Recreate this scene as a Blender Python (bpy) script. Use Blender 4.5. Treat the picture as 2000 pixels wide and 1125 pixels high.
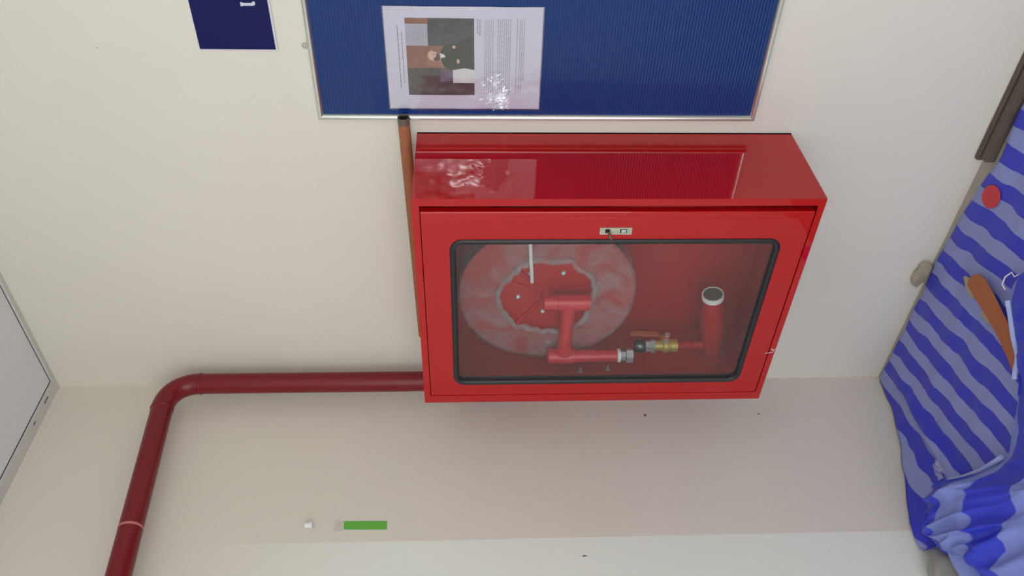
import bpy, bmesh, math, random
from mathutils import Vector, Matrix, noise

for o in list(bpy.data.objects):
    bpy.data.objects.remove(o)
S = bpy.context.scene
C = S.collection
PI = math.pi

# ------------------------------------------------------------------ camera
CAM = Vector((1.71931, -1.53492, 1.15924))
FW = Vector((-0.66460369, 0.74576848, -0.04616614)).normalized()
UP = Vector((-0.02597702, 0.03868703, 0.99891366))
UP = (UP - FW * UP.dot(FW)).normalized()
RT = FW.cross(UP)
cd = bpy.data.cameras.new('camera')
cam = bpy.data.objects.new('camera', cd)
C.objects.link(cam)
# the photograph was taken with the phone on its side: world "up" points to the picture's left
m = Matrix((-UP, RT, -FW)).transposed().to_4x4()
m.translation = CAM
cam.matrix_world = m
cd.sensor_fit = 'HORIZONTAL'
cd.sensor_width = 36.0
cd.lens = 1589.1 / 2000 * 36
cd.clip_start = 0.01
S.camera = cam

# ------------------------------------------------------------------ world, flash, exposure
FLASH_W = 16.0
TUBE_A, TUBE_B = 2.0, 20.0
DAYLIGHT = 3.0
w = bpy.data.worlds.new('world')
S.world = w
w.use_nodes = True
w.node_tree.nodes['Background'].inputs[0].default_value = (0.93, 0.97, 1, 1)
w.node_tree.nodes['Background'].inputs[1].default_value = DAYLIGHT
fl = bpy.data.lights.new('phone_flash', 'POINT')
fl.energy = FLASH_W
fl.color = (0.98, 0.98, 1.0)
fl.shadow_soft_size = 0.008
fo = bpy.data.objects.new('phone_flash', fl)
fo.location = CAM + UP * 0.014 + RT * 0.004 - FW * 0.002
C.objects.link(fo)
S.view_settings.view_transform = 'Standard'
S.view_settings.look = 'None'
S.view_settings.gamma = 1.0
S.view_settings.exposure = 0.0
S.view_settings.use_curve_mapping = False


# ------------------------------------------------------------------ helpers
def lin(r, g, b):
    f = lambda c: (c / 255 / 12.92) if c / 255 <= 0.04045 else ((c / 255 + 0.055) / 1.055) ** 2.4
    return (f(r), f(g), f(b), 1.0)


def mat(name, col, rough=0.5, metal=0.0, coat=0.0, coat_rough=0.03, spec=0.5, var=0.0, vscale=20.0,
        bump=0.0, bscale=60.0, alpha=None, trans=0.0, emit=None, es=0.0, bdist=0.001):
    M = bpy.data.materials.new(name)
    M.use_nodes = True
    nt = M.node_tree
    b = nt.nodes['Principled BSDF']
    b.inputs['Base Color'].default_value = col
    b.inputs['Roughness'].default_value = rough
    b.inputs['Metallic'].default_value = metal
    b.inputs['Coat Weight'].default_value = coat
    b.inputs['Coat Roughness'].default_value = coat_rough
    b.inputs['Specular IOR Level'].default_value = spec
    b.inputs['Transmission Weight'].default_value = trans
    if alpha is not None:
        b.inputs['Alpha'].default_value = alpha
    if emit:
        b.inputs['Emission Color'].default_value = emit
        b.inputs['Emission Strength'].default_value = es
    if var > 0 or bump > 0:
        tc = nt.nodes.new('ShaderNodeTexCoord')
    if var > 0:
        n = nt.nodes.new('ShaderNodeTexNoise')
        n.inputs['Scale'].default_value = vscale
        n.inputs['Detail'].default_value = 6
        nt.links.new(tc.outputs['Object'], n.inputs['Vector'])
        mx = nt.nodes.new('ShaderNodeMix')
        mx.data_type = 'RGBA'
        mx.inputs[6].default_value = tuple(c * (1 - var) for c in col[:3]) + (1,)
        mx.inputs[7].default_value = tuple(min(1, c * (1 + var)) for c in col[:3]) + (1,)
        nt.links.new(n.outputs['Fac'], mx.inputs[0])
        nt.links.new(mx.outputs[2], b.inputs['Base Color'])
    if bump > 0:
        n2 = nt.nodes.new('ShaderNodeTexNoise')
        n2.inputs['Scale'].default_value = bscale
        n2.inputs['Detail'].default_value = 4
        nt.links.new(tc.outputs['Object'], n2.inputs['Vector'])
        bp = nt.nodes.new('ShaderNodeBump')
        bp.inputs['Strength'].default_value = bump
        bp.inputs['Distance'].default_value = bdist
        nt.links.new(n2.outputs['Fac'], bp.inputs['Height'])
        nt.links.new(bp.outputs['Normal'], b.inputs['Normal'])
    return M


def obj(name, bm, material, parent=None, smooth=False, bevel=0.0, seg=2):
    me = bpy.data.meshes.new(name)
    bmesh.ops.recalc_face_normals(bm, faces=bm.faces[:])
    bm.to_mesh(me)
    bm.free()
    for x in (material if isinstance(material, (list, tuple)) else [material]):
        me.materials.append(x)
    o = bpy.data.objects.new(name, me)
    C.objects.link(o)
    if smooth:
        for p in me.polygons:
            p.use_smooth = True
        if smooth == 'auto':
            for e in me.edges:
                pass
            me.set_sharp_from_angle(angle=math.radians(35))
    if bevel > 0:
        md = o.modifiers.new('bevel', 'BEVEL')
        md.width = bevel
        md.segments = seg
        md.limit_method = 'ANGLE'
        md.harden_normals = True
        for p in me.polygons:
            p.use_smooth = True
        me.set_sharp_from_angle(angle=math.radians(35))
    if parent is not None:
        o.parent = parent
        o.matrix_parent_inverse = Matrix.Translation(-Vector(root_loc(parent)))
    return o


def root_loc(o):
    l = Vector(o.location)
    q = o.parent
    while q is not None:
        l = l  # parts are modelled in world space with identity local transform
        q = q.parent
    return l if o.type == 'EMPTY' else Vector((0, 0, 0))


def thing(name, label, cat, loc=(0, 0, 0), group=None):
    o = bpy.data.objects.new(name, None)
    o.empty_display_size = 0.05
    C.objects.link(o)
    o.location = loc
    o['label'] = label
    o['category'] = cat
    if group:
        o['group'] = group
    return o


def tag(o, label, cat, group=None):
    o['label'] = label
    o['category'] = cat
    if group:
        o['group'] = group
    return o


def struct(name, bm, m_, label=None, **k):
    o = obj(name, bm, m_, **k)
    o['kind'] = 'structure'
    if label:
        o['label'] = label
        o['category'] = name.split('_')[0]
    return o


def box(bm, x0, x1, y0, y1, z0, z1):
    vs = [bm.verts.new((x, y, z)) for x in (x0, x1) for y in (y0, y1) for z in (z0, z1)]
    for f in ((0, 1, 3, 2), (4, 6, 7, 5), (0, 4, 5, 1), (2, 3, 7, 6), (0, 2, 6, 4), (1, 5, 7, 3)):
        bm.faces.new([vs[i] for i in f])


def bx(*a):
    bm = bmesh.new()
    box(bm, *a)
    return bm


def frame_dirs(t, hint=None):
    t = t.normalized()
    a = hint or (Vector((0, 0, 1)) if abs(t.z) < 0.9 else Vector((1, 0, 0)))
    n = (a - t * a.dot(t)).normalized()
    return n, t.cross(n)


def tube(bm, pts, r, n=16, caps=True, closed=False):
    pts = [Vector(p) for p in pts]
    rs = r if isinstance(r, (list, tuple)) else [r] * len(pts)
    rings = []
    hint = None
    L = len(pts)
    for i, p in enumerate(pts):
        if closed:
            t = pts[(i + 1) % L] - pts[i - 1]
        else:
            t = pts[min(i + 1, L - 1)] - pts[max(i - 1, 0)]
        a, b = frame_dirs(t, hint)
        hint = a
        rings.append([bm.verts.new(p + (a * math.cos(2 * PI * k / n) + b * math.sin(2 * PI * k / n)) * rs[i]) for k in range(n)])
    for i in range(L if closed else L - 1):
        A, B = rings[i], rings[(i + 1) % L]
        for k in range(n):
            bm.faces.new((A[k], A[(k + 1) % n], B[(k + 1) % n], B[k]))
    if caps and not closed:
        bm.faces.new(rings[0][::-1])
        bm.faces.new(rings[-1])
    return rings


def lathe(bm, p, axis, prof, n=24, cap0=True, cap1=True):
    """profile of (distance along axis, radius)"""
    p = Vector(p)
    t = Vector(axis).normalized()
    a, b = frame_dirs(t)
    rings = [[bm.verts.new(p + t * d + (a * math.cos(2 * PI * k / n) + b * math.sin(2 * PI * k / n)) * r) for k in range(n)] for d, r in prof]
    for A, B in zip(rings, rings[1:]):
        for k in range(n):
            bm.faces.new((A[k], A[(k + 1) % n], B[(k + 1) % n], B[k]))
    if cap0:
        bm.faces.new(rings[0][::-1])
    if cap1:
        bm.faces.new(rings[-1])


def arc(c, u, v, r, a0, a1, n):
    c, u, v = Vector(c), Vector(u), Vector(v)
    return [c + u * (r * math.cos(a0 + (a1 - a0) * i / n)) + v * (r * math.sin(a0 + (a1 - a0) * i / n)) for i in range(n + 1)]


def rrect(x0, x1, z0, z1, r, n=8):
    out = []
    for cx, cz, a in ((x1 - r, z1 - r, 0), (x0 + r, z1 - r, PI / 2), (x0 + r, z0 + r, PI), (x1 - r, z0 + r, 1.5 * PI)):
        for i in range(n + 1):
            t = a + PI / 2 * i / n
            out.append((cx + r * math.cos(t), cz + r * math.sin(t)))
    return out


# ------------------------------------------------------------------ materials
def wall_material(name, col, col2=None):
    M = mat(name, col, rough=0.62, spec=0.35)
    nt = M.node_tree
    b = nt.nodes['Principled BSDF']
    tc = nt.nodes.new('ShaderNodeTexCoord')
    n = nt.nodes.new('ShaderNodeTexNoise')
    n.inputs['Scale'].default_value = 3.0
    n.inputs['Detail'].default_value = 5
    nt.links.new(tc.outputs['Object'], n.inputs['Vector'])
    mx = nt.nodes.new('ShaderNodeMix')
    mx.data_type = 'RGBA'
    mx.inputs[6].default_value = tuple(c * 0.965 for c in col[:3]) + (1,)
    mx.inputs[7].default_value = tuple(min(1, c * 1.03) for c in col[:3]) + (1,)
    nt.links.new(n.outputs['Fac'], mx.inputs[0])
    out = mx.outputs[2]
    if col2:
        # newer paint on the part of the wall that a removed partition once closed off
        sp = nt.nodes.new('ShaderNodeSeparateXYZ')
        nt.links.new(tc.outputs['Object'], sp.inputs[0])
        nz = nt.nodes.new('ShaderNodeTexNoise')
        nz.inputs['Scale'].default_value = 35
        nt.links.new(tc.outputs['Object'], nz.inputs['Vector'])
        j = nt.nodes.new('ShaderNodeMath')
        j.operation = 'MULTIPLY_ADD'
        j.inputs[1].default_value = 0.004
        nt.links.new(nz.outputs['Fac'], j.inputs[0])
        nt.links.new(sp.outputs['Y'], j.inputs[2])
        st = nt.nodes.new('ShaderNodeMapRange')
        st.inputs['From Min'].default_value = -0.4925
        st.inputs['From Max'].default_value = -0.4955
        nt.links.new(j.outputs[0], st.inputs['Value'])
        zr = nt.nodes.new('ShaderNodeMapRange')
        zr.inputs['From Min'].default_value = 1.85
        zr.inputs['From Max'].default_value = 1.35
        nt.links.new(sp.outputs['Z'], zr.inputs['Value'])
        mu = nt.nodes.new('ShaderNodeMath')
        mu.operation = 'MULTIPLY'
        nt.links.new(st.outputs[0], mu.inputs[0])
        nt.links.new(zr.outputs[0], mu.inputs[1])
        m2 = nt.nodes.new('ShaderNodeMix')
        m2.data_type = 'RGBA'
        nt.links.new(mu.outputs[0], m2.inputs[0])
        nt.links.new(out, m2.inputs[6])
        m2.inputs[7].default_value = col2
        out = m2.outputs[2]
    nt.links.new(out, b.inputs['Base Color'])
    n2 = nt.nodes.new('ShaderNodeTexNoise')
    n2.inputs['Scale'].default_value = 130
    n2.inputs['Detail'].default_value = 3
    nt.links.new(tc.outputs['Object'], n2.inputs['Vector'])
    n3 = nt.nodes.new('ShaderNodeTexNoise')
    n3.inputs['Scale'].default_value = 9
    nt.links.new(tc.outputs['Object'], n3.inputs['Vector'])
    ad = nt.nodes.new('ShaderNodeMath')
    ad.operation = 'MULTIPLY_ADD'
    ad.inputs[1].default_value = 4.0
    nt.links.new(n3.outputs['Fac'], ad.inputs[0])
    nt.links.new(n2.outputs['Fac'], ad.inputs[2])
    bp = nt.nodes.new('ShaderNodeBump')
    bp.inputs['Strength'].default_value = 0.25
    bp.inputs['Distance'].default_value = 0.0012
    nt.links.new(ad.outputs[0], bp.inputs['Height'])
    nt.links.new(bp.outputs['Normal'], b.inputs['Normal'])
    return M


M_wall = wall_material('cream wall paint', lin(222, 217, 206))
M_wall_left = wall_material('cream wall paint with newer coat', lin(220, 213, 202), lin(229, 232, 224))
M_ceiling = mat('white ceiling board', lin(225, 226, 228), 0.8, var=0.02, vscale=8)
M_floor = mat('grey screed', lin(168, 162, 152), 0.75, var=0.12, vscale=25, bump=0.2)
M_trim = mat('zinc white angle', lin(205, 205, 202), 0.45, metal=0.1, var=0.05)
M_dark = mat('black slot', lin(22, 22, 24), 0.8)
M_red = mat('gloss red cabinet paint', (0.45, 0.003, 0.005, 1), 0.5, coat=1.0, coat_rough=0.012, spec=0.0)
M_redin = mat('red paint inside cabinet', (0.42, 0.006, 0.010, 1), 0.42, spec=0.3)
M_pipe = mat('oxide red pipe paint', (0.185, 0.008, 0.013, 1), 0.3, spec=0.35, var=0.06, vscale=30, bump=0.12, bscale=40)
M_fit = mat('red painted fittings', (0.56, 0.018, 0.03, 1), 0.3, spec=0.5)
M_gasket = mat('black rubber', lin(34, 34, 38), 0.45)
M_chrome = mat('dull chrome', lin(196, 196, 176), 0.28, metal=0.75)
M_steel = mat('zinc steel', lin(200, 205, 206), 0.25, metal=0.5)
M_brass = mat('brass', lin(200, 180, 100), 0.3, metal=0.4)
M_handle = mat('orange lever', lin(186, 92, 40), 0.4)
M_tape = mat('white thread tape', lin(225, 225, 225), 0.6)
M_key = mat('brown key', lin(104, 76, 66), 0.4, metal=0.3)
M_alu = mat('brushed aluminium', lin(214, 217, 214), 0.22, metal=0.9)
M_sign = mat('navy sign print', lin(20, 24, 82), 0.45, spec=0.2, var=0.08, vscale=12)
M_white = mat('white card edge', lin(205, 205, 216), 0.5)
M_paper = mat('laminated white paper', lin(206, 204, 222), 0.55, spec=0.3)


def film_bump(col):
    return mat('laminated print', col, 0.55, spec=0.3, var=0.22, vscale=45)


M_green = mat('green sticker', lin(98, 178, 66), 0.5)
M_rust = mat('rusty orange tube', lin(160, 98, 64), 0.55, var=0.15, vscale=30, bump=0.1)
M_tubeend = mat('dark bare tube end', lin(112, 100, 92), 0.5, metal=0.3, var=0.15, vscale=60)
M_wood = mat('dark weathered wood', lin(92, 80, 72), 0.8, var=0.25, vscale=30, bump=0.3)
M_card = mat('brown cardboard', lin(168, 98, 62), 0.7, var=0.1, vscale=30)
M_cardpale = mat('torn pale cardboard', lin(160, 150, 132), 0.8, var=0.2, vscale=60)
M_reddisc = mat('red plastic', lin(190, 54, 62), 0.5)
M_hem = mat('pale blue hem', lin(172, 186, 236), 0.4, var=0.1, vscale=40)
M_thread = mat('white thread', lin(220, 220, 232), 0.5)
M_greycloth = mat('grey woven sack', lin(150, 148, 140), 0.8, var=0.12, vscale=60, bump=0.3)
M_hose = mat('dull red hose', lin(120, 30, 34), 0.6)
M_scuff = mat('bare metal chip', lin(210, 210, 212), 0.5)
M_stain = mat('dark scuff', lin(70, 64, 58), 0.8)
M_light = mat('lit tube', (1, 1, 1, 1), 0.5, emit=(1.0, 0.925, 0.80, 1), es=1.0)
M_light2 = mat('lit tube cool', (1, 1, 1, 1), 0.5, emit=(1.0, 0.97, 0.92, 1), es=1.0)
M_fixture = mat('white fixture steel', lin(235, 235, 235), 0.5)
M_ptape = mat('pale paint ring', lin(190, 120, 116), 0.55)

# window pane of the cabinet: thin sheet, faint dust
M_glass = bpy.data.materials.new('dusty cabinet glass')
M_glass.use_nodes = True
nt = M_glass.node_tree
for nd in list(nt.nodes):
    nt.nodes.remove(nd)
out = nt.nodes.new('ShaderNodeOutputMaterial')
tr = nt.nodes.new('ShaderNodeBsdfTransparent')
tr.inputs[0].default_value = (0.93, 0.95, 0.94, 1)
gl = nt.nodes.new('ShaderNodeBsdfGlossy')
gl.inputs['Roughness'].default_value = 0.01
df = nt.nodes.new('ShaderNodeBsdfDiffuse')
df.inputs[0].default_value = (0.75, 0.75, 0.75, 1)
fr = nt.nodes.new('ShaderNodeFresnel')
gm = nt.nodes.new('ShaderNodeNewGeometry')
ior = nt.nodes.new('ShaderNodeMapRange')       # same reflectance from both faces of the thin pane
ior.inputs['To Min'].default_value = 1.5
ior.inputs['To Max'].default_value = 1 / 1.5
nt.links.new(gm.outputs['Backfacing'], ior.inputs['Value'])
nt.links.new(ior.outputs[0], fr.inputs[0])
m1 = nt.nodes.new('ShaderNodeMixShader')
m2 = nt.nodes.new('ShaderNodeMixShader')
tcg = nt.nodes.new('ShaderNodeTexCoord')
ng = nt.nodes.new('ShaderNodeTexNoise')
ng.inputs['Scale'].default_value = 5
ng.inputs['Detail'].default_value = 3
mr = nt.nodes.new('ShaderNodeMapRange')
mr.inputs['To Min'].default_value = 0.025
mr.inputs['To Max'].default_value = 0.05
nt.links.new(tcg.outputs['Object'], ng.inputs['Vector'])
nt.links.new(ng.outputs['Fac'], mr.inputs['Value'])
nt.links.new(mr.outputs[0], m2.inputs[0])
nt.links.new(fr.outputs[0], m1.inputs[0])
nt.links.new(tr.outputs[0], m1.inputs[1])
nt.links.new(gl.outputs[0], m1.inputs[2])
nt.links.new(m1.outputs[0], m2.inputs[1])
nt.links.new(df.outputs[0], m2.inputs[2])
nt.links.new(m2.outputs[0], out.inputs[0])

# crinkled clear wrapping film
M_film = bpy.data.materials.new('crinkled clear wrap')
M_film.use_nodes = True
nt = M_film.node_tree
b = nt.nodes['Principled BSDF']
b.inputs['Base Color'].default_value = lin(196, 200, 204)
b.inputs['Roughness'].default_value = 0.12
b.inputs['Specular IOR Level'].default_value = 0.8
tcg = nt.nodes.new('ShaderNodeTexCoord')
ng = nt.nodes.new('ShaderNodeTexNoise')
ng.inputs['Scale'].default_value = 14
ng.inputs['Detail'].default_value = 5
ng.inputs['Distortion'].default_value = 1.0
mr = nt.nodes.new('ShaderNodeMapRange')
mr.inputs['From Min'].default_value = 0.35
mr.inputs['From Max'].default_value = 0.7
mr.inputs['To Min'].default_value = 0.12
mr.inputs['To Max'].default_value = 0.42
nt.links.new(tcg.outputs['Object'], ng.inputs['Vector'])
nt.links.new(ng.outputs['Fac'], mr.inputs['Value'])
nt.links.new(mr.outputs[0], b.inputs['Alpha'])
nb = nt.nodes.new('ShaderNodeTexNoise')
nb.inputs['Scale'].default_value = 70
nb.inputs['Detail'].default_value = 5
nb.inputs['Distortion'].default_value = 1.5
nt.links.new(tcg.outputs['Object'], nb.inputs['Vector'])
bp = nt.nodes.new('ShaderNodeBump')
bp.inputs['Strength'].default_value = 1.0
bp.inputs['Distance'].default_value = 0.012
nt.links.new(nb.outputs['Fac'], bp.inputs['Height'])
nt.links.new(bp.outputs['Normal'], b.inputs['Normal'])


def tarp_material(name, ang, period, off, c1, c2, wob):
    M = bpy.data.materials.new(name)
    M.use_nodes = True
    nt = M.node_tree
    b = nt.nodes['Principled BSDF']
    b.inputs['Roughness'].default_value = 0.42
    b.inputs['Specular IOR Level'].default_value = 0.35
    tc = nt.nodes.new('ShaderNodeTexCoord')
    uv = nt.nodes.new('ShaderNodeUVMap')
    sp = nt.nodes.new('ShaderNodeSeparateXYZ')
    nt.links.new(uv.outputs[0], sp.inputs[0])
    nz = nt.nodes.new('ShaderNodeTexNoise')
    nz.inputs['Scale'].default_value = 11
    nz.inputs['Detail'].default_value = 1.5
    nt.links.new(uv.outputs[0], nz.inputs['Vector'])

    def mth(op, a, bb, c=None):
        k = nt.nodes.new('ShaderNodeMath')
        k.operation = op
        for i, v in enumerate((a, bb, c)):
            if v is None:
                continue
            if isinstance(v, (int, float)):
                k.inputs[i].default_value = v
            else:
                nt.links.new(v, k.inputs[i])
        return k.outputs[0]
    t = mth('ADD', mth('MULTIPLY', sp.outputs['X'], math.cos(ang)), mth('MULTIPLY', sp.outputs['Y'], math.sin(ang)))
    t = mth('MULTIPLY_ADD', mth('SUBTRACT', nz.outputs['Fac'], 0.5), wob, t)
    t = mth('FRACT', mth('ADD', mth('DIVIDE', t, period), off), 0)
    d = mth('ABSOLUTE', mth('SUBTRACT', t, 0.5), 0)
    mr = nt.nodes.new('ShaderNodeMapRange')
    mr.inputs['From Min'].default_value = 0.235
    mr.inputs['From Max'].default_value = 0.255
    nt.links.new(d, mr.inputs['Value'])
    mx = nt.nodes.new('ShaderNodeMix')
    mx.data_type = 'RGBA'
    nt.links.new(mr.outputs[0], mx.inputs[0])
    mx.inputs[6].default_value = c1
    mx.inputs[7].default_value = c2
    # woven polyester threads and dirt
    n2 = nt.nodes.new('ShaderNodeTexNoise')
    n2.inputs['Scale'].default_value = 14
    n2.inputs['Detail'].default_value = 6
    nt.links.new(tc.outputs['Object'], n2.inputs['Vector'])
    m2_ = nt.nodes.new('ShaderNodeMix')
    m2_.data_type = 'RGBA'
    m2_.blend_type = 'MULTIPLY'
    m2_.inputs[0].default_value = 0.35
    nt.links.new(mx.outputs[2], m2_.inputs[6])
    nt.links.new(n2.outputs['Color'], m2_.inputs[7])
    nt.links.new(mx.outputs[2], b.inputs['Base Color'])
    wv = nt.nodes.new('ShaderNodeTexWave')
    wv.inputs['Scale'].default_value = 110
    nt.links.new(uv.outputs[0], wv.inputs['Vector'])
    bp = nt.nodes.new('ShaderNodeBump')
    bp.inputs['Strength'].default_value = 0.15
    bp.inputs['Distance'].default_value = 0.0008
    nt.links.new(wv.outputs['Fac'], bp.inputs['Height'])
    nt.links.new(bp.outputs['Normal'], b.inputs['Normal'])
    return M


BLUE = lin(58, 62, 192)
PALE = lin(138, 147, 204)
M_tarp = tarp_material('blue and pale striped tarp', 0.22, 0.077, 0.12, PALE, BLUE, 0.03)
M_tarp2 = tarp_material('striped tarp folded layer', -0.85, 0.15, 0.35, lin(124, 136, 206), lin(52, 62, 196), 0.09)

# ------------------------------------------------------------------ room shell
XR, YF, H = 4.2, -3.4, 2.3
struct('wall_back', bx(-0.12, XR, 0, 0.12, 0, H + 0.1), M_wall, 'cream painted wall carrying the red cabinet and blue board')
struct('wall_left', bx(-0.12, 0, YF, 0, 0, H + 0.1), M_wall_left, 'cream wall beside the cabinet, newer paint past a vertical line')
struct('wall_right', bx(XR, XR + 0.12, YF, 0.12, 0, H + 0.1), M_wall, 'plain cream wall on the far right')
bm = bmesh.new()
DX0, DX1, DZ = 0.6, 4.0, 1.9          # added unseen opening behind the camera, widened to fill the wall with daylight
box(bm, -0.12, DX0, YF - 0.12, YF, 0, H + 0.1)
box(bm, DX1, XR + 0.12, YF - 0.12, YF, 0, H + 0.1)
box(bm, DX0, DX1, YF - 0.12, YF, DZ, H + 0.1)
struct('wall_front', bm, M_wall, 'cream wall behind the camera with an unseen opening added to let in daylight')
struct('floor', bx(-0.12, XR, YF, 0.12, -0.08, 0), M_floor, 'grey cement floor under the striped tarp')
struct('ceiling', bx(-0.12, XR, YF, 0.12, H + 0.006, H + 0.1), M_ceiling, 'white ceiling board with metal edge angles')
t1 = struct('trim_1', bx(0, 0.037, YF, -0.0145, H - 0.001, H + 0.006), M_trim, 'slotted pale metal angle where the left wall meets the ceiling')
for y0, y1 in ((-0.083, -0.060), (-0.155, -0.143), (-0.42, -0.40), (-0.60, -0.575)):
    obj('slot', bx(0.0245, 0.0275, y0, y1, H - 0.0016, H - 0.0009), M_dark, t1)
obj('edge_gap', bx(0.037, 0.0395, YF, -0.0145, H + 0.0052, H + 0.0062), M_dark, t1)
t2 = struct('trim_2', bx(0, XR, -0.0145, 0, H - 0.001, H + 0.006), M_trim, 'thin pale metal angle where the cabinet wall meets the ceiling')
obj('edge_gap', bx(0.0395, XR, -0.0162, -0.0145, H + 0.0052, H + 0.0062), M_dark, t2)

# small scuffs on the walls
for k, (ax, u, z, ru, rz) in enumerate((('l', -0.129, 0.698, 0.004, 0.0035), ('l', -0.5445, 0.907, 0.0018, 0.006),
                                        ('b', 0.990, 1.895, 0.0009, 0.0009), ('b', 0.266, 1.805, 0.0018, 0.001),
                                        ('l', -0.140, 0.690, 0.001, 0.001), ('l', -0.13, 0.385, 0.0025, 0.003))):
    bm = bmesh.new()
    vs = []
    for i in range(10):
        a = 2 * PI * i / 10
        q = 1 + 0.35 * math.sin(3 * a + k)
        p = (0.0004, u + ru * q * math.cos(a), z + rz * q * math.sin(a)) if ax == 'l' else (u + ru * q * math.cos(a), -0.0004, z + rz * q * math.sin(a))
        vs.append(bm.verts.new(p))
    bm.faces.new(vs)
    o = obj('scuff', bm, M_stain, bpy.data.objects['wall_left' if ax == 'l' else 'wall_back'])

# ------------------------------------------------------------------ ceiling lamps (two battens)
def batten(x, y0, y1, power, mlit, label):
    t = thing('fluorescent_batten', label, 'lamp', (x, (y0 + y1) / 2, H), 'ceiling battens')
    obj('housing', bx(x - 0.045, x + 0.045, y0 - 0.02, y1 + 0.02, H - 0.045, H + 0.006), M_fixture, t, bevel=0.004)
    for s in (y0 - 0.012, y1 + 0.012):
        obj('end_holder', bx(x - 0.012, x + 0.012, s - 0.01, s + 0.01, H - 0.09, H - 0.045), M_fixture, t)
    bm = bmesh.new()
    tube(bm, [(x, y0, H - 0.074), (x, y1, H - 0.074)], 0.015, 12)
    ml = mlit.copy()
    ml.node_tree.nodes['Principled BSDF'].inputs['Emission Strength'].default_value = power
    obj('tube', bm, ml, t, smooth='auto')


batten(0.86, -2.3, -1.1, TUBE_A, M_light, 'white ceiling batten lamp above the room in front of the cabinet')
batten(3.15, -2.1, -0.9, TUBE_B, M_light2, 'white ceiling batten lamp to the far right of the board')

# ------------------------------------------------------------------ fire hose cabinet
x0, x1, z0, z1, D = 0.2031, 0.8022, 0.4633, 1.2800, 0.2476
cab = thing('fire_hose_cabinet', 'glossy red metal fire hose cabinet with glazed door hung on the wall', 'cabinet', (0.5, -0.12, z0))
T = 0.004
bm = bmesh.new()
box(bm, x0, x1, -0.006, -0.001, z0, z1)
body_back = obj('back_panel', bm, M_redin, cab)
side_r = obj('side_panel', bx(x1 - T, x1, -D + 0.003, -0.001, z0, z1), M_red, cab)
side_l = obj('side_panel', bx(x0, x0 + T, -D + 0.003, -0.001, z0, z1), M_red, cab)
obj('top_panel', bx(x0 + T, x1 - T, -D + 0.003, -0.001, z1 - T, z1), M_red, cab)
obj('bottom_panel', bx(x0 + T, x1 - T, -D + 0.003, -0.001, z0, z0 + T), M_red, cab)


def ring_panel(outer, inner, ya, yb):
    """plate with a hole: matching vertex counts"""
    bm = bmesh.new()
    n = len(outer)
    L = [[bm.verts.new((p[0], y, p[1])) for p in loop] for loop, y in ((outer, ya), (inner, ya), (outer, yb), (inner, yb))]
    for i in range(n):
        j = (i + 1) % n
        bm.faces.new((L[0][i], L[0][j], L[1][j], L[1][i]))
        bm.faces.new((L[2][i], L[3][i], L[3][j], L[2][j]))
        bm.faces.new((L[0][i], L[2][i], L[2][j], L[0][j]))
        bm.faces.new((L[1][i], L[1][j], L[3][j], L[3][i]))
    return bm


dx0, dx1, dz0, dz1 = 0.2300, 0.7710, 0.4790, 1.2640
obj('front_rim', ring_panel(rrect(x0, x1, z0, z1, 0.0015, 2), rrect(dx0 - 0.0022, 0.7855, dz0 - 0.0022, dz1 + 0.0016, 0.001, 2), -D, -D + 0.003), M_red, cab)
# recessed strip seen in the wide gap on the lock side
obj('door_stop', ring_panel(rrect(x0 + 0.005, x1 - 0.005, z0 + 0.005, z1 - 0.005, 0.001, 2), rrect(0.245, 0.7595, 0.495, 1.248, 0.001, 2), -D + 0.050, -D + 0.053), M_redin, cab)

gx0, gx1, gz0, gz1 = 0.2685, 0.7035, 0.5280, 1.2090
bm = ring_panel(rrect(dx0, 0.7560, dz0, dz1, 0.002, 8), rrect(gx0 + 0.004, gx1 - 0.004, gz0 + 0.004, gz1 - 0.004, 0.022, 8), -D - 0.0005, -D + 0.014)
door = obj('door', bm, M_red, cab, bevel=0.001)
# folded-back lip along the lock edge
bm = bmesh.new()
pr = [(0.7558, -D - 0.0005), (0.7690, -D - 0.0001), (dx1, -D + 0.0016), (dx1, -D + 0.016), (0.7558, -D + 0.016)]
lo = [bm.verts.new((a, b_, dz0)) for a, b_ in pr]
hi = [bm.verts.new((a, b_, dz1)) for a, b_ in pr]
for i in range(5):
    j = (i + 1) % 5
    bm.faces.new((lo[i], lo[j], hi[j], hi[i]))
bm.faces.new(lo[::-1])
bm.faces.new(hi)
obj('door_lip', bm, M_red, door, bevel=0.0006)
# rubber gasket with rounded section
bm = bmesh.new()
secs = []
for dd, yy in ((0.0, -D - 0.0005), (0.0012, -D - 0.0035), (0.006, -D - 0.005), (0.0105, -D - 0.0035), (0.0125, -D + 0.002), (0.0125, -D + 0.012), (0.001, -D + 0.012)):
    secs.append([bm.verts.new((a, yy, c)) for a, c in rrect(gx0 + dd, gx1 - dd, gz0 + dd, gz1 - dd, 0.027 - dd * 0.9, 8)])
for i in range(len(secs)):
    A, B = secs[i], secs[(i + 1) % len(secs)]
    for k in range(len(A)):
        j = (k + 1) % len(A)
        bm.faces.new((A[k], A[j], B[j], B[k]))
obj('gasket', bm, M_gasket, door, smooth=True)
bm = bmesh.new()
bm.faces.new([bm.verts.new((a, -D + 0.004, c)) for a, c in rrect(gx0 + 0.010, gx1 - 0.010, gz0 + 0.010, gz1 - 0.010, 0.017, 8)])
obj('glass_pane', bm, M_glass, door)
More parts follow.
